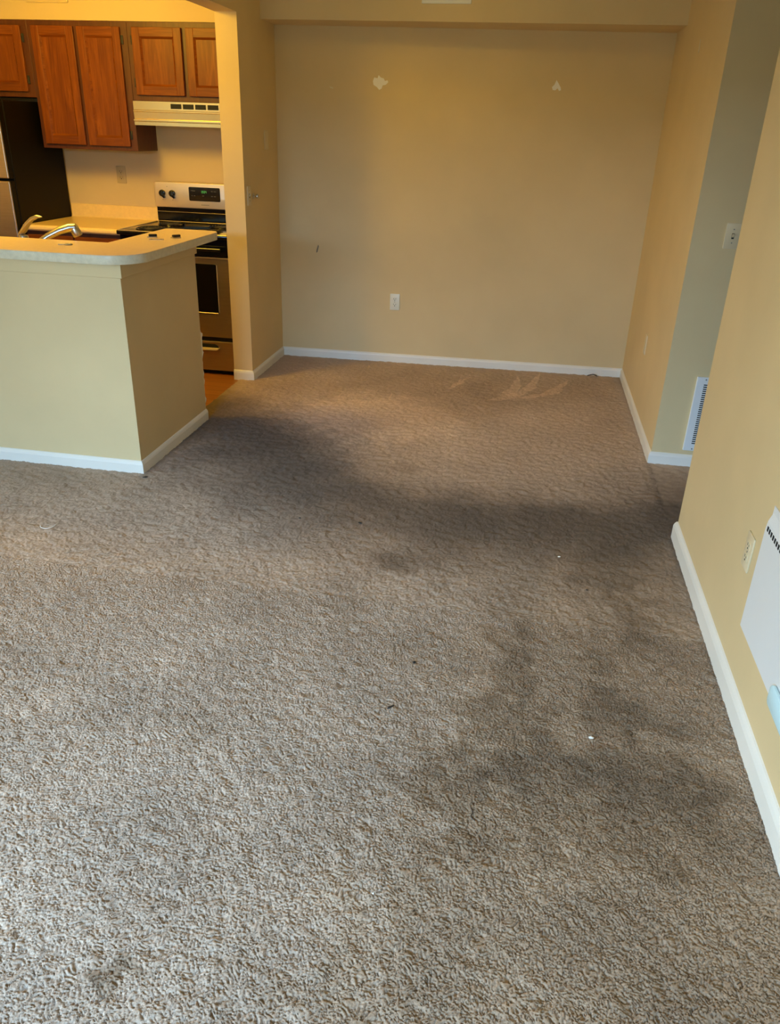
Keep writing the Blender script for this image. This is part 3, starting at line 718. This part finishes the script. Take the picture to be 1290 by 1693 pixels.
# spackle patches and nail marks on the walls
def patch(label, cx, cz, pts, wall='back', m=M_spackle, name='spackle_patch', th=.0015):
    q = MB()
    if wall == 'back':
        t = thing(name, label, 'wall patch', (cx, yback(cx), cz), br)
        q.prism(pts, 'y', -th, 0.0)
    else:
        t = thing(name, label, 'wall patch', (XR, cx, cz), -PI / 2)
        q.prism(pts, 'y', -th, 0.0)
    loc_build(q, 'patch', m, t)
patch('larger star-shaped white spackle patch on the back wall, left of the two', -1.065, 1.832, [(-.040, .030), (-.018, .026), (-.012, .044), (.004, .030), (.022, .026), (.030, .012), (.048, .016), (.052, .004), (.036, -.010), (.016, -.014), (.010, -.032), (-.006, -.040), (-.022, -.024), (-.044, -.012), (-.048, .010)])
patch('smaller arrowhead-shaped white spackle patch on the back wall, right of the two', .060, 1.840, [(-.004, .036), (.010, .018), (.026, -.004), (.030, -.020), (.018, -.024), (.008, -.010), (-.006, -.022), (-.022, -.020), (-.028, -.004), (-.014, .010)])
patch('tiny pale chip high on the back wall left of the star-shaped patch', -1.388, 1.798, [(-.014, .006), (-.002, .004), (.014, -.002), (.012, -.007), (-.004, -.003)], m=M_plate)
patch('short dark scuff low on the left side of the back wall', -1.490, .785, [(.006, .028), (.012, .018), (.002, -.022), (-.008, -.028), (-.006, -.008)], m=M_grey_print, th=.0006)
patch('thin pale vertical scratch high on the far right wall', 4.834, 1.992, [(-.006, .032), (.004, .022), (.006, -.024), (.000, -.032), (-.004, -.004)], wall='right', m=M_plate2)

# ------------------------------------------------------------------ white wall heaters
# near one, on the right wall: flange, raised cover with slots at its top edge, clear blue deflector at the bottom
hn = thing('wall_heater', 'white wall heater panel with slots on the near right wall', 'heater', (XR, 1.80, .24), -PI / 2)
# local x = -world y + 1.80 ; local z = world z - .24
q = MB(); q.box(-.325, .26, -.003, 0, .008, .412, bev=.001); loc_build(q, 'mounting_flange', M_white, hn)
q = MB(); q.prism([(-.003, .012), (-.012, .020), (-.014, .340), (-.012, .366), (-.003, .392)], 'x', -.320, .252, bev=.0015, m=M_white)
loc_build(q, 'heater_cover', M_white, hn)
for k in range(30):
    a = -.304 + k * .0182
    q = MB(); q.box(a, a + .0105, -.0142, -.0125, .343, .357); loc_build(q, 'heater_slot', M_dark, hn)
q = MB(); q.prism(rrect(.034, .20, .014, .076, .018, 6), 'y', -.024, -.013, bev=.004, seg=3); loc_build(q, 'deflector', M_blue, hn, smooth=True)
# far one, in the alcove
hf = thing('wall_heater', 'white louvered wall heater low on the greenish alcove wall', 'heater', (1.06, 4.08, .094), 0)
q = MB(); q.box(-.162, .162, -.014, 0, 0, .395, bev=.004); loc_build(q, 'grille_frame', M_white, hf)
for cx in (-.112, -.038, .036):
    q = MB()
    for k in range(30): q.box(cx - .013, cx + .013, -.0148, -.0135, .040 + k * .0108, .0455 + k * .0108)
    loc_build(q, 'grille_slots', M_dark, hf)
for z in (.012, .383):
    q = MB(); q.cyl((-.118, -.0138, z), (-.118, -.0155, z), .004, n=12); loc_build(q, 'screw', M_screw, hf)

# ------------------------------------------------------------------ litter on the carpet
def curve(name, label, cat, pts, r, m):
    t = MB(); P = [Vector(p) for p in pts]; out = []
    for i in range(len(P) - 1):
        p0, p1, p2, p3 = P[max(i - 1, 0)], P[i], P[i + 1], P[min(i + 2, len(P) - 1)]
        for k in range(6):
            s = k / 6; out.append(0.5 * ((2 * p1) + (p2 - p0) * s + (2 * p0 - 5 * p1 + 4 * p2 - p3) * s * s + (-p0 + 3 * p1 - 3 * p2 + p3) * s ** 3))
    out.append(P[-1]); t.tube(out, r, n=6); o = t.build(name, m, None, smooth=True); return tag(o, label, cat)
ZF = 0.0075
curve('thread', 'curved white thread on the carpet in front of the bar', 'thread', [(-1.918, 2.672, ZF), (-1.905, 2.655, ZF), (-1.880, 2.650, ZF), (-1.862, 2.668, ZF), (-1.860, 2.698, ZF)], .0014, M_spackle)
curve('cable_end', 'little dark curl of cable against the back baseboard', 'cable', [(.505, 5.715, ZF), (.515, 5.695, .018), (.540, 5.688, .026), (.562, 5.700, .018), (.570, 5.722, ZF)], .0035, M_coil)
curve('hair', 'fine dark hair on the stained carpet near the camera', 'hair', [(-.004, 1.497, ZF), (.004, 1.480, ZF), (.001, 1.465, ZF), (.012, 1.452, ZF)], .0010, M_coil)
def crumb(name, label, cat, x, y, s, m, st=1.0, rz=0.0):
    t = bmesh.new(); bmesh.ops.create_icosphere(t, subdivisions=2, radius=1)
    for v in t.verts: v.co = Vector((v.co.x * s * st, v.co.y * s, v.co.z * s * .45)) * (1 + .35 * random.uniform(-1, 1))
    bmesh.ops.rotate(t, cent=(0, 0, 0), matrix=Matrix.Rotation(rz, 3, 'Z'), verts=t.verts)
    bmesh.ops.translate(t, vec=(x, y, ZF + s * .1), verts=t.verts)
    q = MB(); q.merge(t); tag(q.build(name, m, None), label, cat)
crumb('crumb', 'white crumb on the carpet, farthest of the white ones near the right wall', 'crumb', .247, 2.897, .0045, M_spackle, 1.4)
crumb('crumb', 'larger white crumb on the dark stained carpet at right', 'crumb', .317, 1.823, .0045, M_spackle, 1.5, .3)
crumb('crumb', 'tiny white crumb on the carpet at the lower middle', 'crumb', -.198, 1.199, .0022, M_spackle)
crumb('lint', 'dark lint flake beside the bar corner baseboard', 'lint', -1.722, 3.248, .007, M_coil, 2.2, .5)
crumb('lint', 'long dark lint streak in the middle of the carpet', 'lint', -.267, 1.835, .0040, M_coil, 3.2, .75)
crumb('lint', 'round dark lint dot behind the long lint streak', 'lint', -.231, 2.066, .0055, M_coil, 1.0)
crumb('lint', 'tiny dark speck on the carpet left of middle, left of its neighbour', 'lint', -.876, 2.993, .0050, M_coil, 1.0)
crumb('lint', 'tiny dark speck on the shaded carpet at middle, right of its neighbour', 'lint', -.609, 3.008, .0060, M_coil, 1.5)
crumb('lint', 'tiny dark speck on the brown carpet near the alcove side', 'lint', .346, 2.655, .0040, M_coil, 1.0)
